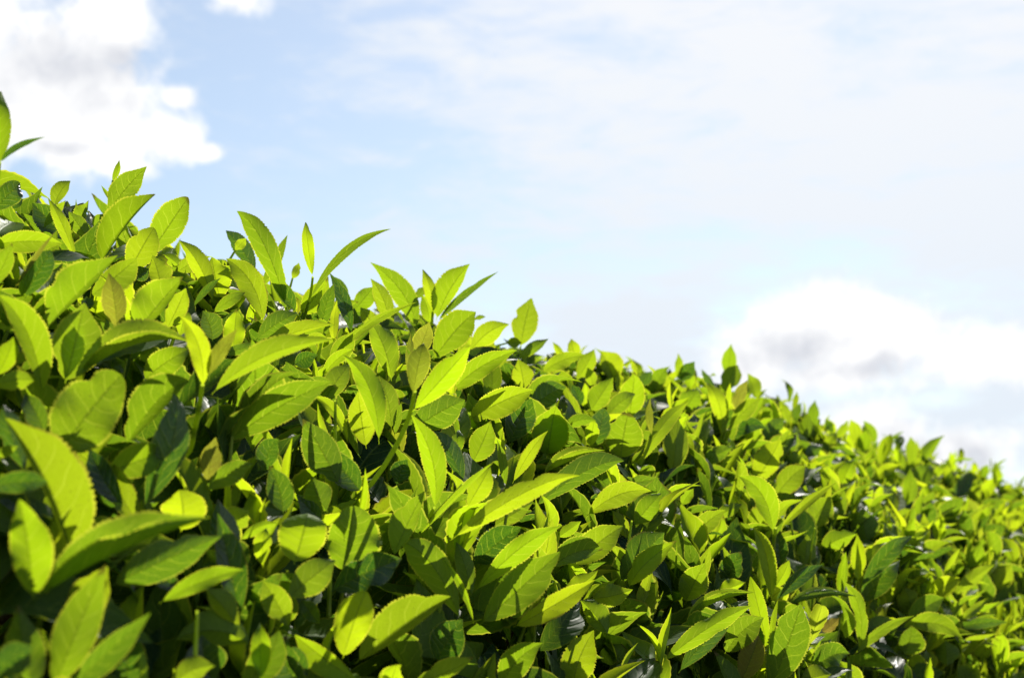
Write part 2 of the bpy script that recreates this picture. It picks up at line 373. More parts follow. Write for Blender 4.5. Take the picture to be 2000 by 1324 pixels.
# ------------------------------------------------------------------ leaves measured one by one from the photograph
# window origin and scale of each measuring view; then per leaf: base, middle of the midrib ('-' = straight), tip, half width left and right of the midrib, look, options
VIEW = {'A': (0, 300, 2000 / 700), 'B': (600, 400, 2000 / 700), 'C': (0, 700, 2000 / 700), 'D': (600, 750, 2000 / 700), 'E': (1300, 600, 2000 / 700), 'G': (1300, 861, 2000 / 700), 'H': (300, 960, 2000 / 600), 'F': (0, 0, 1.0)}
MEASURED = {
'F': '''
0 325 -3 245 3 170 26 25 y sh=corner k=-.02 o=9
2 318 30 287 88 268 5 8 m sh=corner k=.05 o=9
1315 1145 - 1322 1055 2 2 y
1060 1330 - 970 1302 22 16 y o=2
800 1335 - 926 1282 26 12 y o=3
745 1345 - 783 1298 18 24 b o=4
105 1345 150 1230 206 1104 44 42 g o=1
125 1350 205 1280 300 1190 24 30 y5 o=3
284 1345 - 277 1268 8 9 b o=4
-30 1345 20 1290 62 1262 30 34 m o=4
70 1350 50 1280 35 1180 40 40 g
240 1340 250 1290 235 1230 40 36 m
420 1340 400 1290 395 1240 40 44 m
330 1345 370 1310 420 1300 26 24 g o=2
470 1340 520 1290 545 1230 34 34 g o=1
600 1345 560 1300 560 1240 40 30 m
980 1340 1010 1290 1060 1255 30 30 y3 o=3
1120 1345 1130 1290 1160 1230 34 34 y3 o=1
640 1000 - 610 930 30 30 g
35 1050 20 1000 5 930 40 40 g
''',
'A': '''
560 610 690 410 875 222 130 18 y k=.1 o=2
830 570 945 400 1045 252 100 85 y r k=.1
720 660 790 530 862 410 85 95 y r
600 330 700 200 820 72 80 66 y4
625 165 655 100 665 35 22 14 y
645 300 605 235 572 188 12 9 y
300 300 340 210 396 152 55 35 y
420 410 465 340 492 270 58 16 y
420 590 350 400 265 245 38 36 y o=1
380 490 280 380 178 272 75 72 m
505 490 440 400 384 325 44 46 g
-40 330 60 215 126 165 62 70 m
-40 510 150 490 332 500 62 66 y
75 760 200 580 306 440 14 11 p o=3
120 800 150 700 192 610 38 30 y o=2
140 810 225 640 290 540 80 70 m
262 970 430 790 656 570 170 30 y k=.1 o=2
500 800 640 690 757 590 60 92 y r
905 770 880 660 852 572 52 82 y
750 1015 880 850 1022 688 140 52 y k=.1 o=2
930 980 990 860 1040 745 62 60 y
655 1000 640 830 608 668 72 66 p o=2
640 1130 620 1010 590 925 42 38 g
362 1285 420 1050 470 840 125 160 y k=.1
372 1255 400 1090 438 930 60 72 b o=3
240 1350 150 1000 -20 785 60 110 y o=1
-20 1240 40 1130 72 1035 62 56 b o=3
420 1265 730 1075 1055 1050 150 -52 y2 s=-+ o=2
800 1265 920 1170 1078 1078 85 80 y4
1130 1310 1110 1080 1003 905 62 60 b o=2 sh=young
1155 1245 1235 1110 1322 983 52 32 p0 o=3 sh=young
1300 1120 1310 990 1320 866 66 60 b o=1
1000 1025 1020 940 1026 848 42 52 b
1185 1045 1170 960 1128 873 50 80 m
1180 1345 1480 1130 1852 1040 88 44 y o=3 sh=young
1450 1085 1640 1000 1862 955 60 26 y
1430 1040 1540 950 1664 888 66 78 g
1470 955 1400 720 1235 572 76 72 y3 o=1
1230 825 1200 690 1180 562 60 92 y
1190 835 1110 620 990 477 52 62 y
970 675 - 1166 575 45 46 y4
1190 890 1280 820 1362 778 34 36 g
1080 855 - 1232 694 20 20 m o=1
1430 665 1340 520 1243 416 45 56 m
1600 865 1470 500 1323 320 66 66 y
1460 755 1540 600 1602 460 38 30 y4 o=1
1745 692 1720 520 1704 364 34 34 b sh=spike k=.02 r1
1690 905 1770 800 1826 700 70 64 y
1950 855 1905 760 1848 678 32 36 m
1650 885 1590 790 1495 688 34 52 m
1630 700 - 1667 610 26 22 y
1310 540 - 1375 470 30 26 y
240 420 300 330 370 260 20 32 y
1010 640 960 590 900 560 38 32 y
60 310 - 130 255 22 28 m
90 330 - 20 300 26 26 b
520 420 - 585 335 40 40 y
740 690 - 830 640 45 45 m
-50 760 20 620 68 500 60 50 y o=3
1230 1120 - 1460 1060 32 30 g
490 880 - 480 795 34 38 m
620 1200 - 700 1160 45 50 m
1830 1180 - 1975 990 60 60 y
1640 1180 - 1780 1120 40 60 m
''',
'B': '''
615 695 530 490 356 325 66 66 y
470 715 430 540 353 412 52 46 y
700 605 690 480 640 351 40 34 b sh=fan k=.02 r1
720 645 800 470 906 332 92 42 y sh=fan k=.1
725 655 880 500 1066 374 22 22 m sh=fan k=-.1
10 540 215 260 472 134 24 30 g sh=spike k=.1
140 850 340 670 596 549 24 27 g o=4
470 985 430 800 341 634 64 82 y o=2
590 1065 620 890 656 754 66 66 p1 o=4 sh=hero
585 1155 760 960 916 784 76 76 b o=4 sh=hero
700 870 830 700 942 598 104 92 y3
600 850 650 750 682 652 58 50 p
400 1335 350 1030 210 848 62 78 y o=4 sh=second
330 1360 300 1180 282 1025 72 85 y o=1
470 1255 450 1090 398 948 62 62 y4 o=1
230 1335 150 1160 40 1070 24 42 y o=3
-60 1060 40 1000 132 990 42 42 g
1190 795 1215 660 1252 521 78 74 y r1
1170 875 1260 800 1354 744 36 30 y
900 835 1000 720 1112 670 60 64 y
1000 865 - 1020 720 46 50 y
800 1050 960 910 1176 810 62 62 y3 o=1
980 965 1060 890 1136 833 14 24 b o=2
1210 1035 1200 950 1178 864 62 66 y o=2
900 1205 1080 1100 1256 1034 78 86 y o=3 r1
980 1085 - 955 970 36 30 g
1230 1155 1340 1060 1445 1018 74 78 m
1120 1335 1190 1200 1255 1080 84 84 m
1340 1400 1360 1260 1386 1126 106 106 y o=2 r1
1430 1245 1520 1200 1612 1205 36 40 y
1580 1350 1590 1270 1602 1206 42 40 b o=2 r
1600 1345 - 1655 1138 66 60 m r
1750 1420 1765 1290 1790 1165 110 112 y o=2 r
1580 1155 1640 1060 1708 961 72 60 y o=1
1670 1185 1750 1100 1847 1050 50 56 g o=1
1790 1205 1815 1060 1826 923 80 72 y
1720 995 1680 900 1640 816 42 90 y
1310 940 1420 870 1556 836 44 46 y o=1
1500 855 - 1474 746 34 42 y
1440 865 - 1371 767 20 20 y
1600 1035 - 1564 905 32 36 y
1500 985 1560 890 1602 805 52 46 y4
1730 1045 - 1737 934 26 28 b o=1
1520 1125 - 1478 1004 36 38 m
1920 1075 1960 980 2012 905 52 40 y
1850 1005 - 1922 928 36 36 m
1925 1285 - 1914 1084 20 24 p1 o=2 sh=pair
1860 1450 1990 1220 2148 1090 36 52 b o=2 sh=pair
570 1270 730 1160 880 1088 92 102 g
250 605 320 520 372 458 50 60 y
80 700 - 150 440 45 45 g
250 725 205 540 134 395 42 42 m
150 775 150 660 165 545 31 29 b o=2
-30 725 60 680 150 672 42 42 y
-40 795 40 740 112 745 26 26 y
100 645 190 570 286 544 42 30 y
80 965 170 860 257 808 42 32 y
80 1125 160 990 242 886 72 62 y4
390 685 - 298 574 42 42 y
680 665 - 636 500 42 40 y
840 835 - 918 732 32 32 b
550 935 - 577 704 26 18 p1 o=2
850 1345 830 1210 795 1113 18 15 g o=2
990 1285 950 1190 903 1110 26 42 y o=1
490 1285 - 527 1098 22 26 y
1845 950 - 1808 868 16 16 y
-40 610 40 520 108 415 60 40 y
930 640 - 996 625 14 14 g
1760 900 - 1812 866 12 12 y
1110 770 - 1200 770 30 30 g
600 520 - 655 455 26 26 g
''',
'C': '''
345 510 490 310 676 92 190 172 y o=1 rr
410 1145 268 720 42 352 46 228 y o=3 k=.05
185 1340 155 1050 108 786 96 140 b o=6 r1
190 1350 640 1090 1192 884 190 -88 y2 s=-+ o=3
620 1270 900 1130 1242 988 120 110 m
765 935 620 700 362 462 82 92 y4
860 900 810 830 800 780 40 40 y
790 850 960 480 975 230 112 92 m
585 650 790 565 957 518 100 95 y4
700 490 880 240 1052 128 140 62 y3
1158 695 - 1204 440 62 60 p o=1
1150 745 1280 630 1417 590 50 78 y4 o=2
1235 485 1560 270 1844 133 112 92 g o=1
1580 865 1560 740 1508 610 72 82 g5 o=1
1640 1150 1690 980 1722 845 140 135 y o=2 rr
1470 1165 - 1490 938 56 52 b o=2
1010 965 - 1000 735 126 132 b r o=1
1175 910 - 1170 788 26 26 y
1265 985 1330 900 1382 855 92 64 y4
1340 1015 1440 940 1552 918 26 42 y
890 1365 1130 1245 1362 1178 66 48 y o=4
1110 1190 - 1210 1140 26 22 b
1600 1340 1740 1220 1878 1122 95 98 y4 o=3
1895 705 1800 520 1690 338 112 92 g
-100 725 120 690 264 692 64 60 m o=7
-60 155 90 120 188 128 55 60 y o=3
-60 535 - 112 478 32 32 y
1290 1210 1250 980 1212 768 74 92 m
400 1500 500 1320 604 1158 112 112 y4
1800 900 1740 850 1655 760 60 50 m
700 850 560 640 500 470 70 70 m
150 640 60 420 20 250 70 80 m
250 420 200 300 130 190 70 60 m
1480 640 1500 520 1560 450 70 60 m
160 900 60 760 -40 640 70 70 m
''',
'H': '''
1258 530 1275 320 1310 103 150 212 y o=2 rr
1150 650 1400 520 1612 436 125 125 m
1230 1090 1310 830 1382 652 132 116 b o=5 r
1310 1120 1640 860 1934 682 170 66 y3 o=3
1340 1240 1120 1090 930 938 112 58 y o=6
700 1225 695 1030 695 846 66 70 b o=4
640 1000 400 900 150 962 110 142 y4 o=2
565 910 450 740 330 625 62 92 y o=2
890 890 800 720 715 584 92 92 y4 o=3
1530 1310 - 1585 1118 72 72 b o=6
560 840 500 500 418 148 84 112 m
1840 1110 1920 960 2012 830 122 122 m
1010 1210 930 1080 870 1010 60 60 m
180 640 60 560 -20 500 60 60 m
1080 860 - 960 700 50 60 g
''',
'D': '''
710 705 700 430 578 168 62 78 b o=5 sh=second
870 565 790 370 678 262 42 62 m o=3
920 445 980 320 1022 210 76 82 b o=3
890 690 960 570 1024 458 62 72 b o=2 sh=third
610 860 850 600 1048 430 16 16 y o=5 sh=third
800 870 1200 610 1482 514 66 62 b o=4 sh=third
1145 555 1230 400 1302 304 36 42 b o=2
1310 505 1480 425 1658 370 78 -40 y2 s=-+ o=2
1260 695 1560 480 1782 430 88 60 g o=2
480 965 560 780 655 600 102 52 y o=3
690 890 - 790 740 60 60 y4
930 1005 1060 890 1212 788 92 92 m o=1
930 1165 1180 920 1402 798 60 72 y o=3
960 1345 1200 1130 1402 943 112 112 y5 o=5
1350 1035 1500 940 1658 924 92 52 g o=2
1490 1015 1620 890 1762 790 92 82 g o=1
1740 1105 1870 950 1992 828 112 92 g
1795 1135 1890 1000 2070 868 66 60 b o=3
1420 1155 - 1622 1038 56 62 b o=2
1150 1355 1380 1230 1612 1088 60 72 b o=5
1580 1195 - 1802 1150 72 62 y
930 1335 860 1130 752 965 22 18 b o=7
920 1185 880 1010 828 875 52 52 y4 o=4
860 1330 700 1010 518 878 102 92 y3 o=3
1560 735 1730 620 1898 594 72 66 y4 o=1
1820 795 1900 690 1988 600 62 72 y o=1
1790 865 - 1703 702 32 46 y
1700 565 - 1962 525 42 32 m
1100 585 - 1058 308 26 26 y
1240 1315 - 1192 1155 14 12 g o=3
1680 1405 1610 1290 1522 1203 62 82 y o=2
1400 855 - 1528 765 36 36 y
1040 795 - 1262 660 52 52 y
820 400 - 850 240 40 40 g
300 600 200 480 60 330 80 80 m
500 560 - 560 420 60 60 m
''',
'E': '''
345 400 355 300 366 206 43 43 y o=1
310 490 360 400 398 330 56 56 g
70 405 - 70 259 25 25 y
80 415 - 162 303 42 46 m
130 455 - 135 357 33 33 y
80 605 140 520 182 453 72 62 y4
310 735 300 550 220 414 46 52 y o=2 sh=right
280 455 - 201 345 22 22 m
510 515 - 461 375 26 52 y
390 575 - 452 415 36 36 p sh=right
350 575 - 360 424 17 17 b sh=right o=1
345 695 440 580 532 506 46 46 y4 sh=right
500 695 - 586 580 46 42 y
450 655 - 480 558 42 42 y
530 775 600 680 662 618 46 46 m
340 745 450 660 563 678 46 46 m o=1
690 655 - 636 523 22 36 y
705 575 - 732 470 17 17 y
725 640 - 755 535 26 26 m
840 695 - 835 519 37 34 y4
770 745 - 802 597 46 46 y
490 995 580 850 640 738 86 66 y o=2
600 1075 690 960 778 888 66 72 y4 o=1
700 915 - 710 796 36 52 y
860 815 - 958 691 36 36 y
950 725 - 1016 631 26 26 y
930 705 - 892 628 20 26 m
975 1015 1010 920 1062 838 46 46 b o=1
1100 805 - 1116 691 42 46 y
1160 965 - 1302 881 36 36 b
1365 895 - 1366 721 35 35 y sh=twin
1430 875 1470 790 1538 726 36 30 y sh=twin
1330 905 - 1296 789 16 20 y sh=twin
1390 985 - 1482 878 62 52 y4
1350 1115 - 1365 898 46 46 y o=1
1620 1065 - 1706 919 46 46 m
1755 1085 - 1847 941 42 32 y
1720 1095 - 1730 969 34 34 y
1715 935 - 1722 860 19 21 b
600 1265 540 1050 406 940 66 76 y o=3 sh=tall
630 1245 790 1090 946 981 28 24 y o=3 sh=tall
800 1225 860 1140 922 1058 72 76 y o=1 r1
1130 1315 - 1100 1118 76 86 y4
1510 1315 - 1546 1158 39 39 b o=1
130 1305 230 1200 330 1134 56 56 g
190 885 290 820 387 774 46 42 y
40 935 60 760 70 601 76 72 y o=1
-40 695 40 590 119 514 46 46 b o=2
270 1165 - 432 1094 42 36 y
90 1105 - 156 1011 32 32 y
490 1195 - 438 1009 42 46 y
1560 1000 - 1600 905 24 24 g
1880 1060 - 1940 985 26 22 y
1960 1080 - 1985 1000 22 22 y
780 830 - 880 770 40 36 m
1220 900 - 1265 830 22 24 y
1500 960 - 1560 880 26 22 y
''',
'G': '''
770 725 - 790 516 56 56 y4
860 615 960 550 1062 519 62 56 y
1075 785 - 1070 531 43 43 b o=2 sh=mature
1080 825 1230 640 1377 529 52 52 m o=1 sh=mature
1090 905 1200 770 1312 668 92 72 m
590 905 560 640 484 480 42 52 y o=2 sh=trio
580 1195 520 940 474 760 52 46 b o=3 sh=wide
595 1215 - 630 878 17 17 b o=4 sh=wide
575 1410 690 1110 748 929 112 112 g7 o=2 sh=wide
-20 1235 240 1040 476 920 62 58 y o=3
330 1185 430 1060 545 985 82 82 g7
70 1295 230 1110 392 983 62 56 m o=1
420 1345 480 1200 522 1083 72 72 p
660 935 840 875 1032 864 62 -44 g s=-+ o=1
1080 1195 1085 950 996 785 46 42 y o=2
1110 1065 - 1272 998 62 56 y
1380 985 - 1330 810 72 62 y4
1350 1035 1450 930 1563 873 66 62 g o=1
1460 885 - 1642 763 62 52 y
1050 1195 1200 1060 1374 979 26 32 y o=2
1310 1045 1490 1015 1642 1092 62 52 y o=1
1330 1195 - 1372 1028 62 92 y4 o=1
820 1295 920 1200 1037 1188 82 72 g7 o=1
750 1345 - 932 1298 72 42 y4 o=2
610 815 - 692 660 39 39 b o=3 sh=trio
610 895 740 770 882 688 42 42 m o=2 sh=trio
110 905 160 790 217 686 82 82 y3
350 795 - 422 620 72 62 m
110 995 280 900 472 848 66 -40 y2 s=-+ o=2
280 845 - 442 788 52 32 y
1850 845 - 1932 688 56 52 y
1690 715 - 1762 565 46 42 y
1590 885 1710 770 1837 688 42 36 y
1600 1045 - 1903 1010 32 32 m
1570 1255 - 1560 1113 72 72 y4
1620 1355 - 1742 1248 72 72 y
1600 1025 - 1822 857 27 22 y
600 660 - 560 580 40 40 m
650 700 - 640 500 60 50 m
870 1065 - 968 985 42 30 d o=-4
''',
}
# stems measured the same way: view, shoot, points, half width at the two ends
STEMS = [('A', 'spike', ((1745, 690), (1735, 790), (1712, 860), (1690, 960)), 8, 13),
         ('B', 'fan', ((700, 600), (697, 660), (690, 760)), 8, 12),
         ('B', 'hero', ((600, 1040), (580, 1160), (500, 1350), (300, 1660)), 15, 19),
         ('D', 'second', ((710, 690), (680, 740), (620, 870)), 12, 18),
         ('A', 'young', ((1130, 1290), (1110, 1440), (1080, 1560), (1060, 1700)), 16, 22),
         ('D', 'third', ((870, 560), (760, 680), (680, 760), (560, 900)), 12, 20),
         ('B', 'pair', ((1925, 1280), (1900, 1330), (1780, 1450)), 9, 12),
         ('E', 'right', ((350, 570), (330, 680), (310, 800)), 9, 12),
         ('E', 'tall', ((615, 1230), (600, 1330), (590, 1480)), 12, 15),
         ('G', 'wide', ((595, 1210), (580, 1300), (575, 1420)), 14, 16),
         ('G', 'mature', ((1075, 780), (1070, 850), (1050, 930)), 9, 11),
         ('G', 'trio', ((600, 900), (595, 960)), 12, 14),
         ('E', 'twin', ((1365, 890), (1370, 960)), 9, 12),
         ('F', 'corner', ((0, 318), (-4, 350), (-8, 420)), 3, 5)]
SHOOT_LABEL = {
 'spike': 'slender shoot with one upright rolled leaf and one long leaf arching into the sky',
 'fan': 'shoot spreading a folded yellow bud, a broad leaf and a dark narrow leaf against the sky',
 'hero': 'stout pale stem carrying a bright yellow-green leaf and a brownish bud leaf',
 'second': 'shoot of two long lit leaves beside the stout pale stem',
 'young': 'shoot with three bright young leaves, one brownish, and a long leaf reaching right',
 'third': 'low shoot with rolled leaf and a long bright leaf pointing right',
 'pair': 'shoot with a narrow rolled bud beside one bright oval leaf',
 'right': 'shoot near the skyline with a tall lit leaf and a brown leaf',
 'tall': 'shoot with an upright curved leaf and a thin leaf pointing up right',
 'wide': 'shoot with a narrow bud between a bright spear leaf and a big dark veined leaf',
 'mature': 'bright yellow oval leaf rising beside a glossy dark leaf',
 'trio': 'shoot with tall folded leaf, small yellow leaf and dark leaf below',
 'twin': 'pair of upright leaves standing out on the far skyline',
 'corner': 'tallest shoot, rising at the edge of the picture with a rounded leaf',
}

# ------------------------------------------------------------------ build the measured leaves
AGE = {'b': (0.02, 0.0), 'y': (0.28, 0.0), 'g': (0.58, 0.0), 'm': (0.96, 0.0), 'p': (0.30, 0.62), 'd': (0.5, 1.0)}
rows = []
for vk, txt in MEASURED.items():
    ox, oy, sc = VIEW[vk]
    for ln in txt.strip().splitlines():
        tk = ln.split()
        nums, k = [], 0
        bx, by = float(tk[0]) / sc + ox, float(tk[1]) / sc + oy
        k = 2
        if tk[2] == '-': mid = None; k = 3
        else: mid = (float(tk[2]) / sc + ox, float(tk[3]) / sc + oy); k = 4
        tx, ty = float(tk[k]) / sc + ox, float(tk[k + 1]) / sc + oy
        wl, wr, st = float(tk[k + 2]) / sc, float(tk[k + 3]) / sc, tk[k + 4]
        op = {'p': None, 'k': None, 'o': 0.0, 's': None, 'sh': None}
        for x in tk[k + 5:]:
            if '=' in x:
                a, b = x.split('='); op[a] = b if a in ('s', 'sh') else float(b)
            else: op['p'] = x
        rows.append((bx, by, mid, tx, ty, wl, wr, st, op))
shoot_depth = {}
for vk, sh, pts, r0, r1 in STEMS:
    ox, oy, sc = VIEW[vk]
    px, py = pts[-1][0] / sc + ox, pts[-1][1] / sc + oy
    os_ = [r[8]['o'] for r in rows if r[8]['sh'] == sh]
    shoot_depth[sh] = hit(px, py) - 0.006 * (sum(os_) / max(len(os_), 1))
shoot_depth['corner'] = 0.80

def measured_leaf(row, R):
    bx, by, mid, tx, ty, wl, wr, st, op = row
    dep = shoot_depth[op['sh']] - 0.003 * op['o'] + 0.006 if op['sh'] else hit(bx, by) - 0.006 * op['o'] + R.uniform(-.006, .006)
    k = op['k'] if op['k'] is not None else R.uniform(-.30, .34)
    plen = math.hypot(tx - bx, ty - by)
    L = plen / FPX * dep
    tip_dep = dep + k * L
    B, T = at(bx, by, dep), at(tx, ty, tip_dep)
    if mid is None:
        nx, ny = -(ty - by) / plen, (tx - bx) / plen
        bow = R.uniform(-.08, .08) * plen
        mid = ((bx + tx) / 2 + nx * bow, (by + ty) / 2 + ny * bow)
    M = at(mid[0], mid[1], (dep + tip_dep) / 2 - abs(R.gauss(0, .06)) * L)
    C = 2 * M - 0.5 * (B + T)
    L3 = np.linalg.norm(T - B)
    s = 1 if R.random() < (0.8 if st[0] == 'm' else 0.45) else -1
    sl = sr = s
    if op['s']: sl, sr = (1 if c == '+' else -1 for c in op['s'])
    pw = dep / FPX
    big = max(abs(wl), abs(wr))
    def half(w, sg):
        if w > .45 * big:
            f = R.uniform(.12, .50)
            return w * pw / math.cos(f) * 1.03, sg * f
        W_ = max(.72 * big, abs(w) * 1.02) * pw
        return W_, sg * math.acos(max(-.97, min(.97, w * pw / W_)))
    (wL, aL), (wR, aR) = half(wl, sl), half(wr, sr)
    N = unit(CAM - (B + T) / 2)
    p, q = R.uniform(.84, 1.0), R.uniform(.72, .86)
    if op['p'] == 'r': p, q = R.uniform(.92, 1.08), .56
    if op['p'] == 'rr': p, q = .95, .46
    if op['p'] == 'r1': q = .66
    age, br = AGE[st[0]]
    if len(st) > 1 and st[0] == 'y': age = .28 + .03 * int(st[1])  # shaded look put into the leaf colour: higher digit, older and darker tone
    if len(st) > 1 and st[0] == 'g': age = .72
    if len(st) > 1 and st[0] == 'p': br = .45
    age = min(1, max(0, age + R.gauss(0, .10)))
    nt = 64 if plen > 130 else (44 if plen > 60 else 26)
    a = lambda v: np.array([v])
    P = leaf_points(B[None], C[None], T[None], N[None], a(aL), a(aR), (a(wL), a(wR)), a(p), a(q), a(R.uniform(0, 6)), nt, COLS_HI, 0.13, a(R.uniform(-.5, .5)), a(R.gauss(0, .11)))[0]
    return P, B, nt, (age, R.random(), br, 1.4 if st[0] == 'm' else .7), sl

R0 = random.Random(5)
GRID = np.full((340, 510), 1e9)
def mark(P, nt, nc):
    G_ = P.reshape(nt, nc, 3)
    G_ = np.concatenate([G_[:, :-1] * (1 - f) + G_[:, 1:] * f for f in (0, .25, .5, .75)], 1)
    G_ = np.concatenate([G_[:-1] * (1 - f) + G_[1:] * f for f in (0, .33, .66)], 0).reshape(-1, 3)
    X, Y, Dp = project(G_)
    ix, iy = (X / 4).astype(int), (Y / 4).astype(int)
    ok = (ix >= 0) & (ix < 510) & (iy >= 0) & (iy < 340)
    np.minimum.at(GRID, (iy[ok], ix[ok]), Dp[ok])
shoots = {}
def get_shoot(sh, loc):
    if sh not in shoots:
        shoots[sh] = (link('shoot', None, HEDGE, tuple(loc - ROOT), label=SHOOT_LABEL[sh]), loc)
    return shoots[sh]
def leaf_object(V, B, nt, nc_cols, tint, flip, parent, ploc, name='leaf'):
    F = quads(nt, len(nc_cols))
    if flip: F = F[:, ::-1]
    k = len(V)
    me = build_mesh(name, V - B, F, uvs(nt, nc_cols), np.tile(np.array(tint), (k, 1)), LEAF)
    return link(name, me, parent, tuple(B - ploc))
for vk, sh, pts, r0, r1 in STEMS:
    ox, oy, sc = VIEW[vk]
    dep = shoot_depth[sh]
    P = [at(x / sc + ox, y / sc + oy, dep + 0.012 * i) for i, (x, y) in enumerate(pts)]
    P.append(P[-1] + unit(P[-1] - P[-2]) * 0.03 + N_AX * 0.05)
    rad = np.linspace(r0, r1, len(P)) / sc / FPX * dep * 0.85
    fine = []
    fr = []
    for i in range(len(P) - 1):
        for f in (0, .34, .67): fine.append(P[i] * (1 - f) + P[i + 1] * f); fr.append(rad[i] * (1 - f) + rad[i + 1] * f)
    fine.append(P[-1]); fr.append(rad[-1])
    for _ in range(2): fine[1:-1] = [(fine[i - 1] + fine[i] * 2 + fine[i + 1]) / 4 for i in range(1, len(fine) - 1)]
    base = fine[-1]
    par, ploc = get_shoot(sh, base)
    V, F = tube(fine, fr)
    link('stem', build_mesh('stem', V - base, F, None, None, STEM), par, (0, 0, 0))
n_leaf = 0
for row in rows:
    P, B, nt, tint, sl = measured_leaf(row, R0)
    V = P.reshape(-1, 3)
    mark(V, nt, len(COLS_HI))
    sh = row[8]['sh']
    par, ploc = get_shoot(sh, B) if sh else (HEDGE, ROOT)
    leaf_object(V, B, nt, COLS_HI, tint, sl < 0, par, ploc, 'bud' if (row[7][0] == 'b' and row[5] + row[6] < 30 and sh) else 'leaf')
    n_leaf += 1
print('measured leaves', n_leaf)

# ------------------------------------------------------------------ the rest of the hedge: shoots growing from the clipped surface, older leaves beneath
seg = np.linalg.norm(np.diff(PROF, axis=0), axis=1)
cum = np.concatenate(([0], np.cumsum(seg)))
def surf(a, s):
    m = np.interp(a, cum, PROF[:, 0]); z = np.interp(a, cum, PROF[:, 1])
    e = 0.03
    dm = np.interp(a + e, cum, PROF[:, 0]) - np.interp(a - e, cum, PROF[:, 0]); dz = np.interp(a + e, cum, PROF[:, 1]) - np.interp(a - e, cum, PROF[:, 1])
    nn = unit(np.stack((-dz, dm), 1))
    P = CAM + D_AX * s[:, None] + N_AX * m[:, None]; P[:, 2] += z
    N = N_AX * nn[:, :1] + np.array((0, 0, 1.0)) * nn[:, 1:]
    return P, N
def rand_unit(n): return unit(rng.normal(size=(n, 3)))
UP = np.array((0, 0, 1.0))
def place(n, s0, s1, a0, a1):
    s = rng.uniform(s0, s1, n); a = rng.uniform(a0, a1, n)
    P, N = surf(a, s)
    bump = 0.012 * np.sin(s * 17 + a * 9) + 0.010 * np.sin(s * 41 - a * 23 + 1.0) 
    return P + N * bump[:, None], N
leaves = []       # tuples of arrays: B, C, T, N, fold, W, p, q, ph, age, rnd, brown
stems = []
def add(B, G, L, N, bend, fold, ratio, age, brown=None, gloss=.40):
    n = len(B)
    G = unit(G); N = unit(N - G * np.sum(N * G, 1, keepdims=True))
    T = B + G * L[:, None] - N * (bend * L)[:, None]
    C = B + G * (L * .5)[:, None] + N * (bend * L * .45)[:, None]
    leaves.append((B, C, T, N, fold, L * ratio * .5, rng.uniform(.84, 1.05, n), rng.uniform(.68, .86, n), rng.uniform(0, 6, n), np.clip(age, 0, 1), rng.random(n), np.zeros(n) if brown is None else brown, np.full(n, gloss)))
def grow(n, s0, s1, a0, a1, sink=(.02, .055), size=1.0, fresh=0.0):
    P, N = place(n, s0, s1, a0, a1)
    ax = unit(N * .34 + UP * 1.0 + rand_unit(n) * .32)
    base = P - ax * rng.uniform(*sink, n)[:, None]
    hgt = rng.uniform(.020, .055, n)
    ref = unit(np.cross(ax, rand_unit(n)))
    bi = np.cross(ax, ref)
    phi = rng.uniform(0, 6.28, n)
    stems.append((base - ax * .03, base + ax * hgt[:, None], ax))
    tone = rng.normal(.06 - fresh, .17, n)
    for i, (fr, tilt, ln, ag, fold) in enumerate(((1.0, .10, .036, .0, .95), (.93, .32, .050, .10, .60), (.68, .50, .061, .26, .48), (.38, .72, .066, .50, .38), (.10, .98, .068, .74, .30))):
        keep = rng.random(n) < (.92, .98, .97, .9, .85)[i]
        th = tilt * rng.uniform(.7, 1.25, n)
        w = phi + i * 2.4 + rng.normal(0, .3, n)
        rad = ref * np.cos(w)[:, None] + bi * np.sin(w)[:, None]
        G = ax * np.cos(th)[:, None] + rad * np.sin(th)[:, None]
        Nn = ax * np.sin(th)[:, None] - rad * np.cos(th)[:, None] + rand_unit(n) * .30
        L = ln * size * rng.uniform(.78, 1.25, n)
        B = base + ax * (hgt * fr)[:, None]
        bend = rng.normal(.05 + .05 * i, .07, n)
        ratio = np.full(n, (.24, .34, .42, .45, .46)[i]) * rng.uniform(.85, 1.15, n)
        br = np.where(rng.random(n) < (.06 if i < 2 else .01), .35, 0.0)
        idx = np.nonzero(keep)[0]
        add(B[idx], G[idx], L[idx], Nn[idx], bend[idx], (fold * rng.uniform(.6, 1.3, n))[idx], ratio[idx], (ag + tone + rng.normal(0, .06, n))[idx], br[idx])
def under(n, s0, s1, a0, a1, d0, d1, size=1.0, gloss=.10):
    P, N = place(n, s0, s1, a0, a1)
    B = P - N * rng.uniform(d0, d1, n)[:, None]
    G = unit(N * .15 + UP * .55 + rand_unit(n) * .8)
    Nn = unit(UP * .30 + N * .8 + rand_unit(n) * .60)
    add(B, G, .064 * size * rng.uniform(.8, 1.25, n), Nn, rng.normal(.10, .08, n), rng.uniform(.1, .45, n), rng.uniform(.38, .50, n), rng.uniform(.55, 1.0, n), None, gloss)
A_FACE0, A_TOP = cum[1], cum[9]
def arc_of(m): return np.interp(m, PROF[:, 0], cum)
face0, crest, back = arc_of(.40), arc_of(1.15), cum[-2]
grow(1500, -.4, 2.6, face0, crest, fresh=0)
grow(1250, 2.6, 6.5, face0, crest, fresh=.05)
grow(420, 1.5, 6, arc_of(.60), arc_of(.98), (.0, .03), .95, .16)
grow(170, 1.2, 5.5, arc_of(.66), arc_of(.86), (-.030, -.008), .9, .12)
grow(300, 6.5, 11, arc_of(.45), arc_of(1.2))
grow(330, -.4, 6, crest, arc_of(1.75), size=1.15)
under(2600, -.5, 2.6, cum[1] + .1, crest, .03, .16)
under(2000, -.5, 1.7, cum[1] + .1, crest, .005, .06, 1.08, .14)
under(1800, 1.5, 6, cum[1] + .1, crest, .005, .05, 1.0, .16)
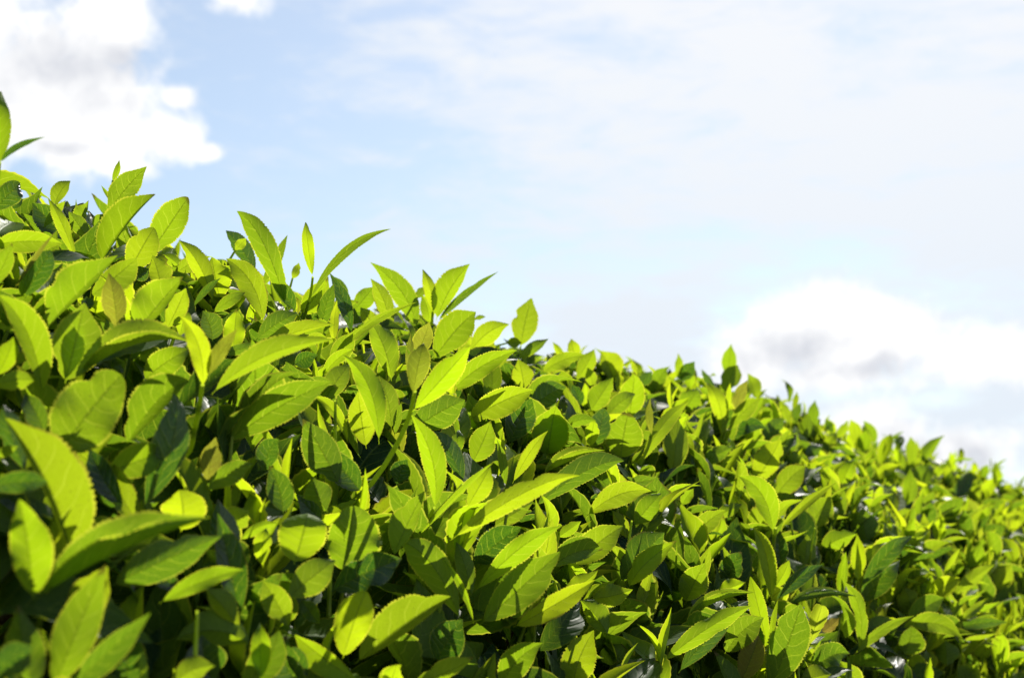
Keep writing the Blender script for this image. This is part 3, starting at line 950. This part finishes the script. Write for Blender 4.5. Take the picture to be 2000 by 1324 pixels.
under(2200, 2.6, 6.5, face0, crest, .03, .14)
under(500, 6.5, 11, face0, crest, .03, .12)
under(1500, -.5, 7, crest, back, .0, .16, 1.25)
under(1200, -.5, 3, cum[1], crest, .14, .32, 1.2)
under(500, -.5, 3.5, 0.0, face0, .0, .12, 1.1)
under(4200, -.6, 7.5, cum[1], back, .12, .45, 1.5)
under(3500, -.6, 5, cum[2], back, .35, .85, 1.7)

cat = [np.concatenate([x[i] for x in leaves]) for i in range(13)]
B, C, T, N, FO, WD, PP, QQ, PH, AG, RN, BR, GL = cat
TW = np.sin(PH * 77.0) * .7
CU = np.sin(PH * 41.0 + 1) * .18 - .06
P3 = leaf_points(B, C, T, N, FO, FO, WD, PP, QQ, PH, 7, COLS_MID, 0.0, TW, CU)
flat = P3.reshape(len(B), -1, 3)
X, Y, DP = project(flat)
SKY = np.array([(-400, 250), (0, 392), (100, 402), (200, 408), (300, 445), (380, 500), (480, 525), (560, 570), (640, 605), (720, 612), (800, 622), (900, 655), (980, 680), (1060, 705), (1150, 705), (1250, 738), (1340, 742), (1420, 770), (1500, 795), (1600, 842), (1680, 885), (1760, 912), (1850, 932), (1920, 948), (2000, 962), (2600, 1120)])
lim = np.interp(X, SKY[:, 0], SKY[:, 1])
slack = np.interp(X, (0, 60, 200, 1000, 1380, 1600, 2000), (40, 30, 16, 14, 26, 46, 34))
inframe = (DP > .05) & (X > -60) & (X < 2060)
slack = slack * np.where(np.sin(PH * 97)[:, None] > .80, 1.75, 0.62)
bad = (inframe & (Y < lim - slack)).any(1)
near = (DP < 0.30).any(1) | (((DP < .50) & inframe).mean(1) > .2)
ix, iy = np.clip((X / 4).astype(int), 0, 509), np.clip((Y / 4).astype(int), 0, 339)
cov = GRID[iy, ix]
infr = inframe & (Y > 0) & (Y < 1324)
front = infr & (cov < 1e8) & (DP < cov + .004)
# leaves that would hide a measured one sit deeper in the hedge, behind it
fr = np.nonzero((front.mean(1) > .06) & ~bad)[0]
push = np.where(front[fr], cov[fr] - DP[fr], 0).max(1) + rng.uniform(.006, .022, len(fr))
ok_ = push < .16
mv = unit(B - CAM)
B[fr] += mv[fr] * push[:, None]; C[fr] += mv[fr] * push[:, None]; T[fr] += mv[fr] * push[:, None]
bad[fr[~ok_]] = True
P3 = leaf_points(B, C, T, N, FO, FO, WD, PP, QQ, PH, 7, COLS_MID, 0.0, TW, CU)
X, Y, DP = project(P3.reshape(len(B), -1, 3))
ix, iy = np.clip((X / 4).astype(int), 0, 509), np.clip((Y / 4).astype(int), 0, 339)
cov = GRID[iy, ix]
bad |= (infr & (cov < 1e8) & (DP < cov)).mean(1) > .16
keep = ~(bad | near)
# measured part of the picture: new leaves stay a little behind the measured ones
print('filled leaves', keep.sum(), 'of', len(B))
seen = (infr.mean(1) > .3) & keep
size_px = np.where(seen, np.linalg.norm(np.stack((X[:, 0] - X[:, -1], Y[:, 0] - Y[:, -1]), 1), axis=1) * WD / np.linalg.norm(T - B, axis=1), 0)
# how open to view: nothing measured in front
hidden = (infr & (cov < DP - .01)).mean(1)
score = size_px * (1 - hidden) * (keep & seen)
want = max(0, 300 - n_leaf)
single = np.argsort(-score)[:want]
is_single = np.zeros(len(B), bool); is_single[single] = True
def pts_of(ids, nt, cols, teeth):
    return leaf_points(B[ids], C[ids], T[ids], N[ids], FO[ids], FO[ids], WD[ids], PP[ids], QQ[ids], PH[ids], nt, cols, teeth, TW[ids], CU[ids])
for i in single:
    V = pts_of(np.array([i]), 44, COLS_HI, .12)[0].reshape(-1, 3)
    leaf_object(V, B[i], 44, COLS_HI, (AG[i], RN[i], BR[i], GL[i]), False, HEDGE, ROOT)
dmin = DP.min(1)
rest = keep & ~is_single
groups = [(rest & seen & (dmin < 1.9), 28, np.array((-1, -.82, -.4, 0, .4, .82, 1.0)), .11), (rest & seen & (dmin >= 1.9), 12, COLS_MID, 0.0), (rest & ~seen, 8, COLS_MID, 0.0)]
Vs, Fs, Us, Ts, off = [], [], [], [], 0
for msk, nt, cols, th in groups:
    ids = np.nonzero(msk)[0]
    if not len(ids): continue
    P = pts_of(ids, nt, cols, th).reshape(-1, 3)
    k = nt * len(cols)
    F = quads(nt, len(cols))
    Fs.append((F[None] + (np.arange(len(ids)) * k)[:, None, None]).reshape(-1, 4) + off)
    Vs.append(P); Us.append(np.tile(uvs(nt, cols), (len(ids), 1)))
    Ts.append(tint_rows(AG[ids], RN[ids], BR[ids], GL[ids], k)); off += len(P)
V = np.concatenate(Vs); F = np.concatenate(Fs)
print('stuff tris', 2 * len(F))
link('foliage', build_mesh('foliage', V - ROOT, F, np.concatenate(Us), np.concatenate(Ts), LEAF), HEDGE, (0, 0, 0), kind='stuff')
# stems of all those shoots, and the woody framework inside
Vs, Fs, off = [], [], 0
for b0, b1, ax in stems:
    for i in range(len(b0)):
        x_, y_, d_ = project(b1[i][None])
        if y_[0] < np.interp(x_[0], SKY[:, 0], SKY[:, 1]) + 28 and -60 < x_[0] < 2060 or d_[0] < .5: continue
        gx_, gy_ = int(x_[0] / 4), int(y_[0] / 4)
        if 0 <= gx_ < 510 and 0 <= gy_ < 340 and d_[0] < GRID[gy_, gx_] + .003 and GRID[gy_, gx_] < 1e8: continue
        v, f = tube((b0[i], (b0[i] + b1[i]) / 2, b1[i]), (.0016, .0013, .0009), 5)
        Vs.append(v); Fs.append(f + off); off += len(v)
for row in rows:
    if row[8]['sh']: continue
    bx, by, mid, tx, ty = row[:5]
    if by > np.interp(bx, (0, 380, 640, 1060, 1420, 1700, 2000), (395, 500, 605, 705, 770, 890, 960)) + 70: continue
    dep = hit(bx, by) - .006 * row[8]['o']
    p0 = at(bx, by, dep); g_ = unit(at(bx, by, dep) - at(tx, ty, dep))
    p1 = p0 + g_ * .008 + np.array((0, .004, -.002)); p2 = p1 + (g_ * .5 + np.array((0, .9, -.35))) * .03
    v, f = tube((p0 - g_ * .002, p1, p2), (.0008, .0011, .0015), 6)
    Vs.append(v); Fs.append(f + off); off += len(v)
link('young_stems', build_mesh('young_stems', np.concatenate(Vs) - ROOT, np.concatenate(Fs), None, None, STEM), HEDGE, (0, 0, 0), kind='stuff')
Vs, Fs, off = [], [], 0
RT = random.Random(3)
for k in range(900):
    s = RT.uniform(-.4, 7)
    a = RT.uniform(cum[1], back)
    P, N_ = surf(np.array([a]), np.array([s]))
    tip = P[0] - N_[0] * RT.uniform(.05, .12)
    root = CAM + D_AX * (s + RT.uniform(-.15, .15)) + N_AX * RT.uniform(.9, 1.4); root[2] = RT.uniform(0, .4)
    mid = tip * .6 + root * .4 + np.array((RT.gauss(0, .05), RT.gauss(0, .05), RT.gauss(0, .05) - .02))
    if tip[2] > CAM_Z + .22: tip = tip - np.array((0, 0, .07))
    r = RT.uniform(.0014, .003)
    q1 = tip * .8 + mid * .2 + np.array((RT.gauss(0, .012), RT.gauss(0, .012), RT.gauss(0, .012)))
    xs_, ys_, ds_ = project(np.array([tip, q1, mid]))
    if (ys_ < np.interp(xs_, SKY[:, 0], SKY[:, 1]) + 40).any(): continue
    v, f = tube((tip, q1, mid, mid * .4 + root * .6, root), (r * .7, r, r * 1.6, r * 2.6, r * 4), 5)
    Vs.append(v); Fs.append(f + off); off += len(v)
link('twigs', build_mesh('twigs', np.concatenate(Vs) - ROOT, np.concatenate(Fs), None, None, TWIG), HEDGE, (0, 0, 0), kind='stuff')
